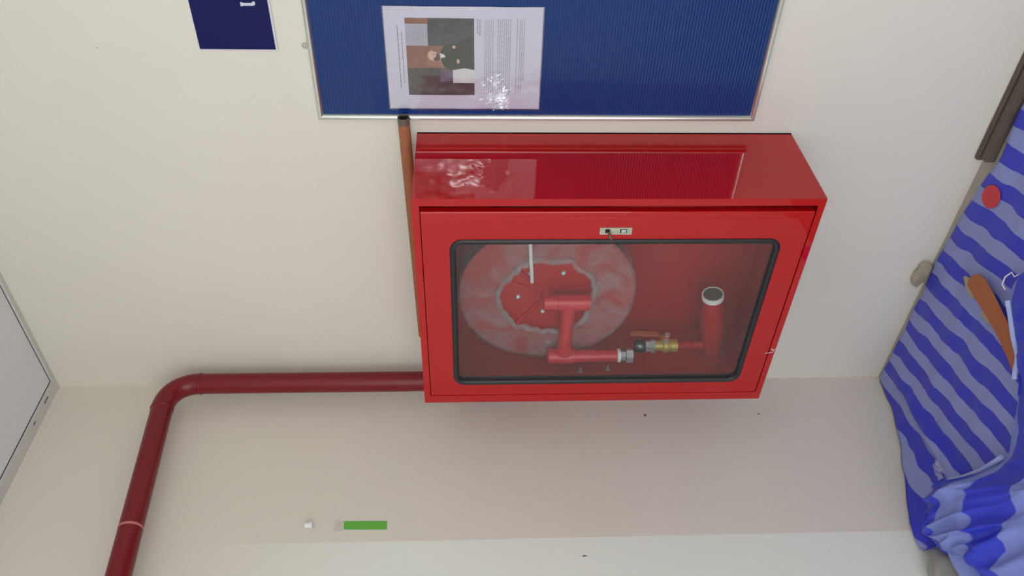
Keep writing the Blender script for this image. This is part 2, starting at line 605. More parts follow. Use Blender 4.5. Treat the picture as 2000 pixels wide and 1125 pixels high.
# lock
lx0, lx1, lz0, lz1 = 0.7165, 0.7335, 0.8424, 0.9074
obj('lock_plate', ring_panel(rrect(lx0, lx1, lz0, lz1, 0.0008, 2), rrect(lx0 + 0.0038, lx1 - 0.0032, 0.8525, 0.8965, 0.0008, 2), -D - 0.0028, -D - 0.0004), M_chrome, door)
obj('lock_recess', bx(lx0 + 0.003, lx1 - 0.003, -D - 0.0009, -D - 0.0004, 0.852, 0.897), M_dark, door)
obj('latch_lever', bx(lx0 + 0.0042, lx1 - 0.0030, -D - 0.0046, -D - 0.0008, 0.8665, 0.8875), M_chrome, door, bevel=0.0008)
obj('latch_cam', bx(lx0 + 0.0046, lx1 - 0.0050, -D - 0.0030, -D - 0.0008, 0.8540, 0.8640), M_steel, door, bevel=0.0006)
bm = bmesh.new()
tube(bm, [(0.7235, -D - 0.004, 0.8905), (0.7215, -D - 0.010, 0.8880), (0.7165, -D - 0.014, 0.8850), (0.7120, -D - 0.014, 0.8840)], [0.0026, 0.0032, 0.0034, 0.0026], 8)
obj('key', bm, M_key, door, smooth='auto')
# chipped paint on the lower rim
for pts in (((0.3795, 0.4735), (0.3770, 0.4745), (0.3728, 0.4690), (0.3742, 0.4678)),
            ((0.3728, 0.4690), (0.3742, 0.4672), (0.3700, 0.4662), (0.3680, 0.4672)),
            ((0.3655, 0.4855), (0.3635, 0.4860), (0.3660, 0.4690), (0.3685, 0.4665)),
            ((0.3790, 0.4660), (0.3765, 0.4690), (0.3750, 0.4680), (0.3775, 0.4650))):
    bm = bmesh.new()
    bm.faces.new([bm.verts.new((a, -D - 0.0006 - (0.0004 if c > 0.4768 else 0), c)) for a, c in pts])
    obj('paint_chip', bm, M_scuff, cab)
# two fixing screws inside the left side
for y, z in ((-0.1585, 0.8953), (-0.1508, 0.8244)):
    bm = bmesh.new()
    lathe(bm, (x0 + T, y, z), (1, 0, 0), [(0, 0.006), (0.003, 0.006), (0.0031, 0.0035), (0.016, 0.0033), (0.017, 0.002)], 10)
    obj('fixing_screw', bm, M_steel, cab, smooth='auto')

# ------------------------------------------------------------------ hose reel inside the cabinet
rc = Vector((0.447, 0, 0.990))
R = 0.205
reel = thing('hose_reel', 'red hose reel wrapped in clear film inside the cabinet', 'hose reel', (rc.x, -0.08, rc.z - R))


def disc(name, y0_, y1_, r, mm, r_in=0.0, n=64):
    bm = bmesh.new()
    if r_in > 0:
        lathe(bm, (rc.x, y0_, rc.z), (0, -1, 0), [(0, r_in), (0, r), (y0_ - y1_, r), (y0_ - y1_, r_in), (0, r_in)], n, False, False)
    else:
        lathe(bm, (rc.x, y0_, rc.z), (0, -1, 0), [(0, r), (y0_ - y1_, r)], n)
    return obj(name, bm, mm, reel, smooth='auto')


disc('rear_flange', -0.030, -0.034, R, M_redin)
disc('drum', -0.034, -0.126, 0.09, M_redin)
bm = bmesh.new()
for ring in range(4):
    rr_ = 0.112 + ring * 0.024
    for row in range(4):
        y = -0.045 - row * 0.0235
        tube(bm, arc((rc.x, y, rc.z), (1, 0, 0), (0, 0, 1), rr_, 0, 2 * PI * 47 / 48, 47), 0.0115, 8, closed=True)
obj('hose_coil', bm, M_hose, reel, smooth=True)
ff = disc('front_flange', -0.126, -0.130, R, M_redin)
# pressed ribs of the front flange
for a in (0.75, 1.15, 2.5, 3.9):
    bm = bmesh.new()
    c0 = rc + Vector((math.cos(a) * 0.03, -0.130, math.sin(a) * 0.03))
    c1 = rc + Vector((math.cos(a) * 0.115, -0.130, math.sin(a) * 0.115))
    tube(bm, [c0, c1], 0.006, 8)
    obj('pressed_rib', bm, M_redin, ff, smooth='auto')
for bxp, bz in ((0.5143, 1.0317), (0.5137, 0.9557), (0.442, 1.0575), (0.3954, 0.9976)):
    bm = bmesh.new()
    lathe(bm, (bxp, -0.130, bz), (0, -1, 0), [(0, 0.0062), (0.003, 0.0062), (0.0055, 0.005), (0.007, 0.0025)], 12)
    obj('bolt', bm, M_steel, ff, smooth='auto')


def film_pt(a, r, k):
    q = noise.noise(Vector((math.cos(a) * r * 30, math.sin(a) * r * 30, k)))
    q2 = noise.noise(Vector((math.cos(a) * 7, math.sin(a) * 7, r * 70 + k)))
    return q * 0.003 + q2 * 0.003


bm = bmesh.new()
NA, NR = 128, 14
rings = []
for j in range(NR + 1):
    row = []
    for i in range(NA):
        a = 2 * PI * i / NA
        rin = 0.108 + 0.012 * noise.noise(Vector((math.cos(a) * 2.2, math.sin(a) * 2.2, 3.3))) + 0.008 * noise.noise(Vector((math.cos(a) * 6, math.sin(a) * 6, 9)))
        ro = R + 0.004
        r = rin + (ro - rin) * j / NR
        y = -0.136 - 0.004 + film_pt(a, r, 0) - 0.004 * math.exp(-((r - rin) / 0.02) ** 2)
        if j == NR:
            y = -0.134
        row.append(bm.verts.new((rc.x + r * math.cos(a), y, rc.z + r * math.sin(a))))
    rings.append(row)
for yb in (-0.08, -0.028):
    row = []
    for i in range(NA):
        a = 2 * PI * i / NA
        r = R + 0.004 + 0.002 * noise.noise(Vector((math.cos(a) * 9, math.sin(a) * 9, yb * 40)))
        row.append(bm.verts.new((rc.x + r * math.cos(a), yb, rc.z + r * math.sin(a))))
    rings.append(row)
for A, B in zip(rings, rings[1:]):
    for k in range(NA):
        bm.faces.new((A[k], A[(k + 1) % NA], B[(k + 1) % NA], B[k]))
obj('wrapping_film', bm, M_film, reel, smooth=True)
# bunched inner roll of the film
bm = bmesh.new()
pts = []
for i in range(96):
    a = 2 * PI * i / 96
    rin = 0.113 + 0.012 * noise.noise(Vector((math.cos(a) * 2.2, math.sin(a) * 2.2, 3.3))) + 0.008 * noise.noise(Vector((math.cos(a) * 6, math.sin(a) * 6, 9)))
    pts.append((rc.x + rin * math.cos(a), -0.143, rc.z + rin * math.sin(a)))
rg = tube(bm, pts, [0.007 + 0.004 * noise.noise(Vector((i * 0.4, 1, 2))) for i in range(96)], 8, closed=True)
obj('film_roll', bm, M_film, reel, smooth=True)
# white tie strip
bm = bmesh.new()
tube(bm, [(0.612, -0.143, 1.0362), (0.565, -0.149, 1.0335), (0.53, -0.146, 1.0300), (0.4941, -0.140, 1.0274)], 0.0042, 8)
obj('tie_strip', bm, M_tape, reel, smooth='auto')

# swivel arm: hub tee, arm, lower tee, down pipe, union
YA = -0.165
arm = thing('swivel_feed_arm', 'red pipe arm from reel hub ending in a steel union', 'pipe', (0.27, YA, 0.77))
bm = bmesh.new()
lathe(bm, (0.4540, YA, 1.004), (0, 0, -1), [(0, 0.012), (0.004, 0.0185), (0.036, 0.0185), (0.037, 0.0195), (0.102, 0.0195), (0.103, 0.0205), (0.110, 0.0205), (0.110, 0.014)], 24)
hub = obj('hub_tee', bm, M_fit, arm, smooth='auto')
bm = bmesh.new()
tube(bm, [(0.4540, YA, 0.985), (0.4540, YA + 0.016, 0.992), (0.4500, YA + 0.038, 0.990)], 0.017, 16)
obj('hub_elbow', bm, M_fit, arm, smooth='auto')
bm = bmesh.new()
lathe(bm, (0.4540, YA, 0.9420), (-1, 0, 0), [(0, 0.0195), (0.022, 0.0195), (0.024, 0.0165), (0.150, 0.0165), (0.151, 0.0195), (0.166, 0.0195)], 24)
obj('arm_pipe', bm, M_fit, arm, smooth='auto')
bm = bmesh.new()
lathe(bm, (0.2740, YA, 0.983), (0, 0, -1), [(0, 0.016), (0.003, 0.0195), (0.068, 0.0195), (0.069, 0.0165), (0.118, 0.0160), (0.119, 0.0150), (0.172, 0.0150)], 24)
obj('lower_tee', bm, M_fit, arm, smooth='auto')
bm = bmesh.new()
lathe(bm, (0.2740, YA, 0.811), (0, 0, -1), [(0, 0.0155), (0.0005, 0.0172), (0.008, 0.0172), (0.0085, 0.012)], 24)
obj('thread_tape', bm, M_tape, arm, smooth='auto')
bm = bmesh.new()
lathe(bm, (0.2740, YA, 0.803), (0, 0, -1), [(0, 0.0125), (0.013, 0.0125), (0.013, 0.018)], 6)
lathe(bm, (0.2740, YA, 0.790), (0, 0, -1), [(0, 0.014), (0.0005, 0.0185), (0.017, 0.0185), (0.019, 0.014)], 6)
obj('union_nut', bm, M_steel, arm)

# inlet with ball valve
vx, vy = 0.251, -0.110
val = thing('inlet_valve', 'red inlet pipe with brass ball valve in lower part of cabinet', 'valve', (vx, vy, 0.5))
pa, pb = Vector((x0 + T, -0.112, 0.5480)), Vector((0.430, -0.112, 0.5900))
bm = bmesh.new()
ax_ = (pb - pa).normalized()
ln = (pb - pa).length
lathe(bm, pa, ax_, [(0, 0.034), (0.010, 0.034), (0.012, 0.0265), (0.09, 0.0265), (0.091, 0.0295), (ln - 0.06, 0.0295), (ln - 0.058, 0.0250), (ln - 0.014, 0.0250), (ln - 0.014, 0.020), (ln - 0.05, 0.020)], 28, True, True)
obj('inlet_pipe', bm, M_redin, val, smooth='auto')
bm = bmesh.new()
lathe(bm, pa + ax_ * (ln - 0.013), ax_, [(-0.002, 0.0235), (-0.002, 0.0262), (0.003, 0.0262), (0.0035, 0.0245), (0.0055, 0.0245), (0.006, 0.0262), (0.011, 0.0258), (0.011, 0.0228), (0.002, 0.0228)], 28, False, False)
obj('thread_tape', bm, M_tape, val, smooth='auto')
bm = bmesh.new()
lathe(bm, pa + ax_ * (ln - 0.006), ax_, [(0, 0.0226), (0.003, 0.0226)], 28)
obj('plug', bm, mat('dark grey plug', lin(92, 86, 80), 0.5, var=0.1), val)
bm = bmesh.new()
lathe(bm, (vx, vy, 0.560), (0, 0, 1), [(0, 0.013), (0.050, 0.013), (0.051, 0.0105), (0.088, 0.0105)], 20)
obj('riser_pipe', bm, M_redin, val, smooth='auto')
bm = bmesh.new()
lathe(bm, (vx, vy, 0.6475), (0, 0, 1), [(0, 0.015), (0.001, 0.0168), (0.017, 0.0168), (0.018, 0.0145), (0.022, 0.0145), (0.026, 0.018), (0.036, 0.018), (0.040, 0.0145), (0.045, 0.0145), (0.046, 0.0135), (0.058, 0.0135)], 24)
obj('valve_body', bm, M_brass, val, smooth='auto')
bm = bmesh.new()
lathe(bm, (vx, vy, 0.7050), (0, 0, 1), [(0, 0.012), (0.0005, 0.019), (0.008, 0.019), (0.009, 0.0155)], 6)
lathe(bm, (vx, vy, 0.7140), (0, 0, 1), [(0, 0.0155), (0.016, 0.0155)], 6)
obj('hex_coupling', bm, M_steel, val)
bm = bmesh.new()
lathe(bm, (vx, vy, 0.7300), (0, 0, 1), [(0, 0.016), (0.006, 0.018), (0.018, 0.018), (0.025, 0.0145), (0.025, 0.011), (0.02, 0.011)], 24)
obj('coupling_cap', bm, mat('dark zinc', lin(96, 98, 100), 0.3, metal=0.8), val, smooth='auto')
bm = bmesh.new()
lathe(bm, (vx + 0.012, vy, 0.678), (1, 0, 0), [(0, 0.008), (0.010, 0.008), (0.011, 0.004), (0.024, 0.004), (0.024, 0.0065), (0.029, 0.0065)], 12)
obj('stem', bm, M_steel, val, smooth='auto')
bm = bmesh.new()
hp = [(vx + 0.030, 0.672), (vx + 0.030, 0.690), (vx + 0.041, 0.702), (vx + 0.045, 0.772)]
prev = None
for hx, hz in hp:
    cur = [bm.verts.new((hx + s * 0.0012, vy + q * 0.008, hz)) for s, q in ((-1, -1), (1, -1), (1, 1), (-1, 1))]
    if prev:
        for k in range(4):
            bm.faces.new((prev[k], prev[(k + 1) % 4], cur[(k + 1) % 4], cur[k]))
    else:
        bm.faces.new(cur[::-1])
    prev = cur
bm.faces.new(prev)
obj('lever', bm, M_handle, val, bevel=0.0008)

# ------------------------------------------------------------------ supply pipe
sp_ = thing('supply_pipe', 'dark red painted steel pipe rising from cabinet and bending along the left wall', 'pipe', (0.066, -0.055, 1.0))
RP = 0.0272
vA, vB = Vector((0.066, -0.0555, 1.06)), Vector((0.066, -0.0555, 1.900))
hd = Vector((0.0, -0.4648, -0.0364)).normalized()
bend_r = 0.075
corner = Vector((0.066, -0.0555, 1.974))
bm = bmesh.new()
tube(bm, [vA, Vector((0.066, -0.0555, 1.5)), vB], RP, 28)
obj('riser', bm, M_pipe, sp_, smooth='auto')
p0 = Vector((0.066, -0.0555, 1.888))
p2 = corner + hd * 0.086
bm = bmesh.new()
pts = []
for i in range(17):
    t = i / 16
    # cubic elbow
    a_, b__, c_, d_ = p0, p0.lerp(corner, 0.6), p2.lerp(corner, 0.6), p2
    pts.append(a_ * (1 - t) ** 3 + b__ * 3 * t * (1 - t) ** 2 + c_ * 3 * t * t * (1 - t) + d_ * t ** 3)
tube(bm, pts, RP + 0.0006, 28)
obj('elbow', bm, M_pipe, sp_, smooth='auto')
bm = bmesh.new()
tube(bm, [p2 - hd * 0.004, corner + hd * 0.5, corner + hd * 3.2], RP, 28)
obj('run', bm, M_pipe, sp_, smooth='auto')
for c_, d_ in ((p0, Vector((0, 0, 1))), (p2, hd)):
    bm = bmesh.new()
    lathe(bm, c_ - d_ * 0.004, d_, [(0, RP), (0.001, RP + 0.0012), (0.004, RP + 0.0022), (0.007, RP + 0.0012), (0.008, RP)], 28, False, False)
    obj('weld_bead', bm, M_pipe, sp_, smooth=True)
# stub into the cabinet side
bm = bmesh.new()
tube(bm, [(0.066, -0.0555, 1.062)] + arc((0.122, -0.0555, 1.06), (-1, 0, 0), (0, 0, -1), 0.056, 0, PI / 2, 10) + [(x0 + 0.003, -0.0555, 1.004)], RP, 24)
obj('cabinet_elbow', bm, M_pipe, sp_, smooth='auto')
# paint ring left by the old partition
bm = bmesh.new()
cr = corner + hd * 0.437
n_ = Vector((0, 1, 0))
lathe(bm, cr - hd * 0.003, hd, [(0, RP), (0.0002, RP + 0.0005), (0.0058, RP + 0.0005), (0.006, RP)], 28, False, False)
obj('paint_ring', bm, M_ptape, sp_, smooth='auto')

# ------------------------------------------------------------------ loose tube on the cabinet
ta, tb = Vector((0.205, -0.0170, 1.2935)), Vector((0.8545, -0.0285, 1.3046))
td = (tb - ta).normalized()
lt = thing('loose_tube', 'rusty orange metal tube lying on top of the cabinet', 'tube', ta)
LT = (tb - ta).length
bm = bmesh.new()
lathe(bm, ta, td, [(0.06, 0.0104), (0, 0.0104), (0, 0.0125), (LT - 0.016, 0.0125)], 24, True, False)
obj('barrel', bm, M_rust, lt, smooth='auto')
bm = bmesh.new()
lathe(bm, ta, td, [(LT - 0.016, 0.0125), (LT, 0.0126), (LT, 0.0108), (LT - 0.10, 0.0108)], 24, False, True)
obj('bare_end', bm, M_tubeend, lt, smooth='auto')
bm = bmesh.new()
lathe(bm, ta, td, [(LT - 0.09, 0.0106), (LT - 0.003, 0.0106)], 20, True, False)
obj('bore', bm, M_dark, lt)

# ------------------------------------------------------------------ blue board
BX0, BX1, BZ0, BZ1 = 0.8375, 1.62, 0.5552, 1.4844
board = thing('notice_board', 'blue corrugated plastic notice board with aluminium frame', 'notice board', (1.2, 0, BZ0))
FWd = 0.0125
bm = bmesh.new()
PER = 0.0063
nrib = int((BZ1 - BZ0 - 2 * FWd + 0.006) / PER)
SUB = 6
za = BZ0 + FWd - 0.003
prev = None
for i in range(nrib * SUB + 1):
    z = za + i * PER / SUB
    ph = (i % SUB) / SUB
    y = -0.0075 - 0.00035 * math.cos(2 * PI * ph)
    cur = (bm.verts.new((BX0 + 0.006, y, z)), bm.verts.new((BX1 - 0.006, y, z)))
    if prev:
        bm.faces.new((prev[0], prev[1], cur[1], cur[0]))
    prev = cur
M_board = mat('blue fluted plastic', lin(8, 50, 112), 0.35, spec=0.2, coat=0.6, coat_rough=0.08, var=0.06, vscale=5)
o = obj('fluted_sheet', bm, M_board, board, smooth=True)
o['kind'] = 'stuff'


def frame_bar(a, b_, inw):
    """mitred half-round aluminium bar from a to b (points (x,z)), inw = inward unit (x,z)"""
    bm = bmesh.new()
    A, B = Vector((a[0], 0, a[1])), Vector((b_[0], 0, b_[1]))
    d = (B - A).normalized()
    I = Vector((inw[0], 0, inw[1]))
    prof = [(0, -0.0005), (0, -0.010), (0.0015, -0.0135), (0.004, -0.0155), (0.007, -0.0155), (0.010, -0.0135), (FWd, -0.009), (FWd, -0.0005)]
    ra = [bm.verts.new(A + I * q + d * q + Vector((0, y, 0))) for q, y in prof]
    rb = [bm.verts.new(B + I * q - d * q + Vector((0, y, 0))) for q, y in prof]
    for i in range(len(prof)):
        j = (i + 1) % len(prof)
        bm.faces.new((ra[i], ra[j], rb[j], rb[i]))
    bm.faces.new(ra[::-1])
    bm.faces.new(rb)
    return obj('frame_bar', bm, M_alu, board, smooth='auto')


frame_bar((BX0, BZ0), (BX0, BZ1), (1, 0))
frame_bar((BX0, BZ1), (BX1, BZ1), (0, -1))
frame_bar((BX1, BZ1), (BX1, BZ0), (-1, 0))
frame_bar((BX1, BZ0), (BX0, BZ0), (0, 1))
# hanger tab on the top bar
for hx in (0.9985, 1.45):
    bm = bmesh.new()
    pts = []
    outer = [(hx + 0.0062 * math.cos(PI * i / 12), BZ1 + 0.006 + 0.0062 * math.sin(PI * i / 12)) for i in range(13)] + [(hx - 0.0062, BZ1 - 0.002), (hx, BZ1 - 0.002), (hx + 0.0062, BZ1 - 0.002)]
    inner = [(hx + 0.0026 * math.cos(PI * i / 12), BZ1 + 0.0062 + 0.0026 * math.sin(PI * i / 12)) for i in range(13)] + [(hx - 0.0024, BZ1 + 0.005), (hx, BZ1 + 0.0036), (hx + 0.0024, BZ1 + 0.005)]
    bm = ring_panel(outer, inner, -0.004, -0.0025)
    obj('hanger_tab', bm, M_alu, board)

# ------------------------------------------------------------------ laminated sheet on the board
PXL, PXR, PZB, PZT = 0.8640, 1.0830, 1.0215, 1.3320
paper = thing('laminated_notice', 'white laminated notice with a portrait photo on the blue board', 'notice', (0.972, -0.009, PZB))


def psurf(x, z, off):
    u, v = (x - PXL) / (PXR - PXL), (z - PZB) / (PZT - PZB)
    e = math.sin(PI * min(max(u, 0), 1)) * math.sin(PI * min(max(v, 0), 1))
    y = -0.0095 - 0.0022 * e
    y += 0.0012 * noise.noise(Vector((x * 26, z * 18, 4.2))) + 0.0006 * noise.noise(Vector((x * 60, z * 50, 1.7)))
    return (x, y - off, z)


def patch(bm, xa, xb, za_, zb_, off, step=0.004):
    nx, nz = max(1, int((xb - xa) / step)), max(1, int((zb_ - za_) / step))
    g = [[bm.verts.new(psurf(xa + (xb - xa) * i / nx, za_ + (zb_ - za_) * j / nz, off)) for i in range(nx + 1)] for j in range(nz + 1)]
    fs = []
    for j in range(nz):
        for i in range(nx):
            fs.append(bm.faces.new((g[j][i], g[j][i + 1], g[j + 1][i + 1], g[j + 1][i])))
    return fs


bm = bmesh.new()
patch(bm, PXL, PXR, PZB, PZT, 0, 0.003)
so = obj('sheet', bm, M_paper, paper, smooth=True)
md = so.modifiers.new('thick', 'SOLIDIFY')
md.thickness = 0.0006
md.offset = -1
# laminate, raised at lower left in made-up pleats that catch the flash as glare
M_lam = bpy.data.materials.new('glossy laminate')
M_lam.use_nodes = True
nt = M_lam.node_tree
for nd in list(nt.nodes):
    nt.nodes.remove(nd)
out = nt.nodes.new('ShaderNodeOutputMaterial')
tr = nt.nodes.new('ShaderNodeBsdfTransparent')
gl = nt.nodes.new('ShaderNodeBsdfGlossy')
gl.inputs['Roughness'].default_value = 0.17
mxs = nt.nodes.new('ShaderNodeMixShader')
mxs.inputs[0].default_value = 0.15
nt.links.new(tr.outputs[0], mxs.inputs[1])
nt.links.new(gl.outputs[0], mxs.inputs[2])
nt.links.new(mxs.outputs[0], out.inputs[0])


def glare_pleats(x, z):
    m_ = math.exp(-(((x - 0.905) / 0.034) ** 2 + ((z - 1.115) / 0.028) ** 2) ** 1.5) + 0.75 * math.exp(-(((x - 0.878) / 0.016) ** 2 + ((z - 1.103) / 0.022) ** 2) ** 1.5)
    m_ += 0.5 * math.exp(-((z - 1.158 + 0.55 * (x - 0.885)) / 0.003) ** 2) * math.exp(-((x - 0.888) / 0.02) ** 2)
    a_ = noise.noise(Vector((x * 75, z * 75, 2.0))) + 0.55 * noise.noise(Vector((x * 170, z * 170, 7.0)))
    edge = 0.0
    if z < 1.30 and PXR - x < 0.006:
        edge = 0.0012 * max(0, noise.noise(Vector((1.0, z * 60, 5.0))))
    # slanting pleats added for glints, long sides tilted towards camera and flash
    per = 0.0075
    t_ = (x + 0.35 * (z - 1.11) + 0.010 * noise.noise(Vector((x * 40, z * 40, 3.0)))) / per
    t_ -= math.floor(t_)
    pl = t_ / 0.18 if t_ < 0.18 else (1 - t_) / 0.82
    k_ = min(1, max(0, (m_ + 0.45 * a_ - 0.35) / 0.25))
    return k_ * (0.528 * 0.82 * per * pl * (1 + 0.15 * a_) + 0.0006 * a_) + edge


bm = bmesh.new()
NXl, NZl = 340, 240
gl_ = []
for j in range(NZl + 1):
    row = []
    for i in range(NXl + 1):
        x, z = PXL - 0.002 + (PXR - PXL + 0.004) * i / NXl, PZB - 0.002 + (PZT - PZB + 0.004) * j / NZl
        px_, py_, pz_ = psurf(min(max(x, PXL), PXR), min(max(z, PZB), PZT), 0.0022)
        row.append(bm.verts.new((x, py_ - max(0, glare_pleats(x, z)), z)))
    gl_.append(row)
for j in range(NZl):
    for i in range(NXl):
        bm.faces.new((gl_[j][i], gl_[j][i + 1], gl_[j + 1][i + 1], gl_[j + 1][i]))
obj('laminate_film', bm, M_lam, paper, smooth=True)
# picture: u to the right (0..1), v downwards (0..1) in the upright sheet
QX0, QX1, QZ1, QZ0 = 0.8965, 1.0605, 1.2910, 1.1565


def Q(u, v):
    return (QX0 + (QX1 - QX0) * u, QZ1 - (QZ1 - QZ0) * v)


pm = [film_bump(lin(62, 54, 56)), film_bump(lin(134, 84, 66)), film_bump(lin(168, 166, 180)), film_bump(lin(26, 28, 28)),
      film_bump(lin(206, 170, 148)), film_bump(lin(210, 210, 214)), film_bump(lin(52, 58, 64)), film_bump(lin(92, 76, 104)),
      film_bump(lin(150, 104, 84)), film_bump(lin(66, 50, 46))]
shapes = []


def pq(pts, mi, k=0):
    shapes.append((pts, mi))


def ell(cu, cv, ru, rv, mi, k=0, n=14):
    pq([(cu + ru * math.cos(2 * PI * i / n), cv + rv * math.sin(2 * PI * i / n)) for i in range(n)], mi, k)


pq([(0.66, 0.33), (1, 0.33), (1, 1), (0.66, 1)], 6)          # dark curtain on the right
pq([(0.37, 0), (0.66, 0), (0.66, 0.60), (0.37, 0.60)], 1)    # brown wall behind the sitter
pq([(0.40, 0.30), (0.52, 0.30), (0.50, 0.58), (0.38, 0.56)], 8, 1)
pq([(0.66, 0.0), (0.93, 0.0), (0.93, 0.32), (0.66, 0.32)], 2)  # pale picture on the wall
pq([(0.93, 0.0), (1, 0.0), (1, 0.33), (0.93, 0.33)], 1)
pq([(0.17, 0.68), (0.345, 0.68), (0.37, 0.85), (0.345, 1.0), (0.17, 1.0)], 5)  # white sheet on the desk
pq([(0.18, 0.48), (0.36, 0.50), (0.345, 0.68), (0.20, 0.68)], 7)
# seated sitter in a dark coat
pq([(0.355, 1.0), (0.37, 0.85), (0.35, 0.68), (0.38, 0.56), (0.46, 0.51), (0.60, 0.50), (0.68, 0.58), (0.69, 0.76), (0.74, 0.86), (0.80, 1.0)], 3, 2)
ell(0.53, 0.385, 0.062, 0.075, 4, 3)
ell(0.51, 0.44, 0.05, 0.055, 9, 4)
ell(0.545, 0.375, 0.052, 0.062, 4, 5)
pq([(0.50, 0.50), (0.56, 0.49), (0.55, 0.55), (0.515, 0.575)], 5, 5)
ell(0.545, 0.405, 0.011, 0.008, 9, 6, 8)
ell(0.585, 0.405, 0.009, 0.008, 9, 6, 8)
ell(0.46, 0.76, 0.03, 0.022, 4, 4, 10)
ell(0.645, 0.70, 0.022, 0.024, 4, 4, 10)
ell(0.61, 0.64, 0.018, 0.014, 6, 4, 10)


def inside(pts, u, v):
    c = False
    for i in range(len(pts)):
        (ax, ay), (bx_, by) = pts[i - 1], pts[i]
        if (ay > v) != (by > v) and u < (bx_ - ax) * (v - ay) / (by - ay) + ax:
            c = not c
    return c


bm = bmesh.new()
for f in patch(bm, QX0, QX1, QZ0, QZ1, 0.0010, 0.0009):
    c = f.calc_center_median()
    u, v = (c.x - QX0) / (QX1 - QX0), (QZ1 - c.z) / (QZ1 - QZ0)
    for pts, mi in shapes:
        if inside(pts, u, v):
            f.material_index = mi
obj('printed_picture', bm, pm, paper, smooth=True)

M_ink = mat('grey print ink', lin(116, 114, 126), 0.55, spec=0.3)
M_ink2 = mat('dark print ink', lin(78, 76, 86), 0.55, spec=0.3)
rnd = random.Random(5)


def text_line(bm, xa, xb, z, h):
    """a row of unreadable word-long strokes"""
    x = xa
    while x < xb:
        wl = rnd.uniform(0.004, 0.012)
        e = min(x + wl, xb)
        patch(bm, x, e, z - h / 2, z + h / 2, 0.0011, 0.0015)
        x = e + 0.0016


bm = bmesh.new()
text_line(bm, 0.912, 1.046, 1.3060, 0.0012)
text_line(bm, 0.924, 1.034, 1.2985, 0.0010)
text_line(bm, 1.030, 1.060, 1.1500, 0.0012)
text_line(bm, 1.026, 1.060, 1.1455, 0.0012)
o = obj('printed_caption', bm, M_ink2, paper, smooth=True)
o['kind'] = 'stuff'
bm = bmesh.new()
for z, xa in ((1.1355, 0.9), (1.1315, 0.9), (1.1275, 0.9), (1.1235, 0.9), (1.1195, 0.905), (1.1095, 0.9), (1.1055, 0.9), (1.1015, 0.9), (1.0975, 0.9),
              (1.0935, 0.9), (1.0895, 0.9), (1.0855, 0.9), (1.0720, 0.9), (1.0660, 0.9), (1.0620, 0.9), (1.0580, 0.93)):
    text_line(bm, xa, 1.060, z, 0.0009)
o = obj('printed_text', bm, M_ink, paper, smooth=True)
o['kind'] = 'stuff'

# ------------------------------------------------------------------ navy sign
sg = thing('wall_sign', 'navy blue sign with thin white border above the board', 'sign', (1.08, 0, 1.545))
SX0, SX1, SZ0, SZ1 = 0.9878, 1.34, 1.5440, 1.6965
obj('card', bx(SX0, SX1, -0.003, -0.0003, SZ0, SZ1), M_white, sg)
obj('navy_print', bx(SX0 + 0.0022, SX1 - 0.004, -0.0034, -0.0029, SZ0 + 0.0045, SZ1 - 0.0006), M_sign, sg)
# white letter: upright stroke with flared head and foot to the right
bm = bmesh.new()
lp = [(1.0775, 1.6000), (1.0775, 1.5965), (1.0785, 1.5945), (1.0785, 1.5765), (1.0795, 1.5735), (1.0820, 1.5720), (1.0858, 1.5722), (1.0872, 1.5740), (1.0868, 1.5755), (1.0846, 1.5780), (1.0838, 1.5800), (1.0838, 1.5950), (1.0852, 1.5965), (1.0852, 1.6000)]
f_ = [bm.verts.new((a, -0.0039, c)) for a, c in lp]
b2 = [bm.verts.new((a, -0.0033, c)) for a, c in lp]
bm.faces.new(f_)
for i in range(len(lp)):
    j = (i + 1) % len(lp)
    bm.faces.new((f_[i], f_[j], b2[j], b2[i]))
obj('letter', bm, M_white, sg)

# ------------------------------------------------------------------ sticker and cap on the left wall
gs = thing('wall_sticker', 'small bright green sticker under clear tape on the left wall', 'sticker', (0, -0.453, 1.371))
bm = bmesh.new()
gp = [(-0.4405, 1.4730), (-0.4625, 1.4725), (-0.4650, 1.3705), (-0.4425, 1.3715)]
fr_ = [bm.verts.new((0.0016, a, c)) for a, c in gp]
bk = [bm.verts.new((0.0003, a, c)) for a, c in gp]
bm.faces.new(fr_)
for i in range(4):
    bm.faces.new((fr_[i], fr_[(i + 1) % 4], bk[(i + 1) % 4], bk[i]))
obj('label_strip', bm, M_green, gs)
M_clear = mat('clear tape', lin(215, 208, 200), 0.25, alpha=0.12)
obj('clear_tape', bx(0.0004, 0.0008, -0.4665, -0.4375, 1.472, 1.495), M_clear, gs)
bm = bmesh.new()
lathe(bm, (0.0075, -0.4530, 1.5640), (0.05, -0.04, -1), [(0, 0.0040), (0.001, 0.0060), (0.014, 0.0064), (0.015, 0.0090), (0.0185, 0.0090), (0.019, 0.0080)], 18)
o = obj('wall_plug_cap', bm, M_fixture, None, smooth='auto')
tag(o, 'tiny white plastic cap on the left wall above the green sticker', 'cap')

# ------------------------------------------------------------------ striped tarp on the floor
def nz3(x, y, k):
    return noise.noise(Vector((x, y, k)))


tarp = thing('striped_tarp', 'blue and pale striped woven tarp spread and bunched on the floor', 'tarp', (0.4, -0.3, 0))


def sheet_z(x, y):
    z = 0.009 + 0.004 * nz3(x * 7, y * 9, 1.0) + 0.0018 * math.sin(y * 2 * PI / 0.11 + 3 * nz3(x * 4, y * 3, 5))
    z += 0.022 * max(0, -y - 0.12) * (1 + nz3(x * 5, y * 5, 2))
    # turned up against the left wall
    z += 0.10 * math.exp(-(x / 0.045) ** 1.5) * min(1, max(0, (-y - 0.10) / 0.38)) ** 1.3
    # ridge along the left fold
    z += 0.020 * math.exp(-((x - 0.085 - 0.10 * (-y)) / 0.018) ** 2) * min(1, max(0, (-y - 0.05) / 0.2))
    return max(0.004, z)


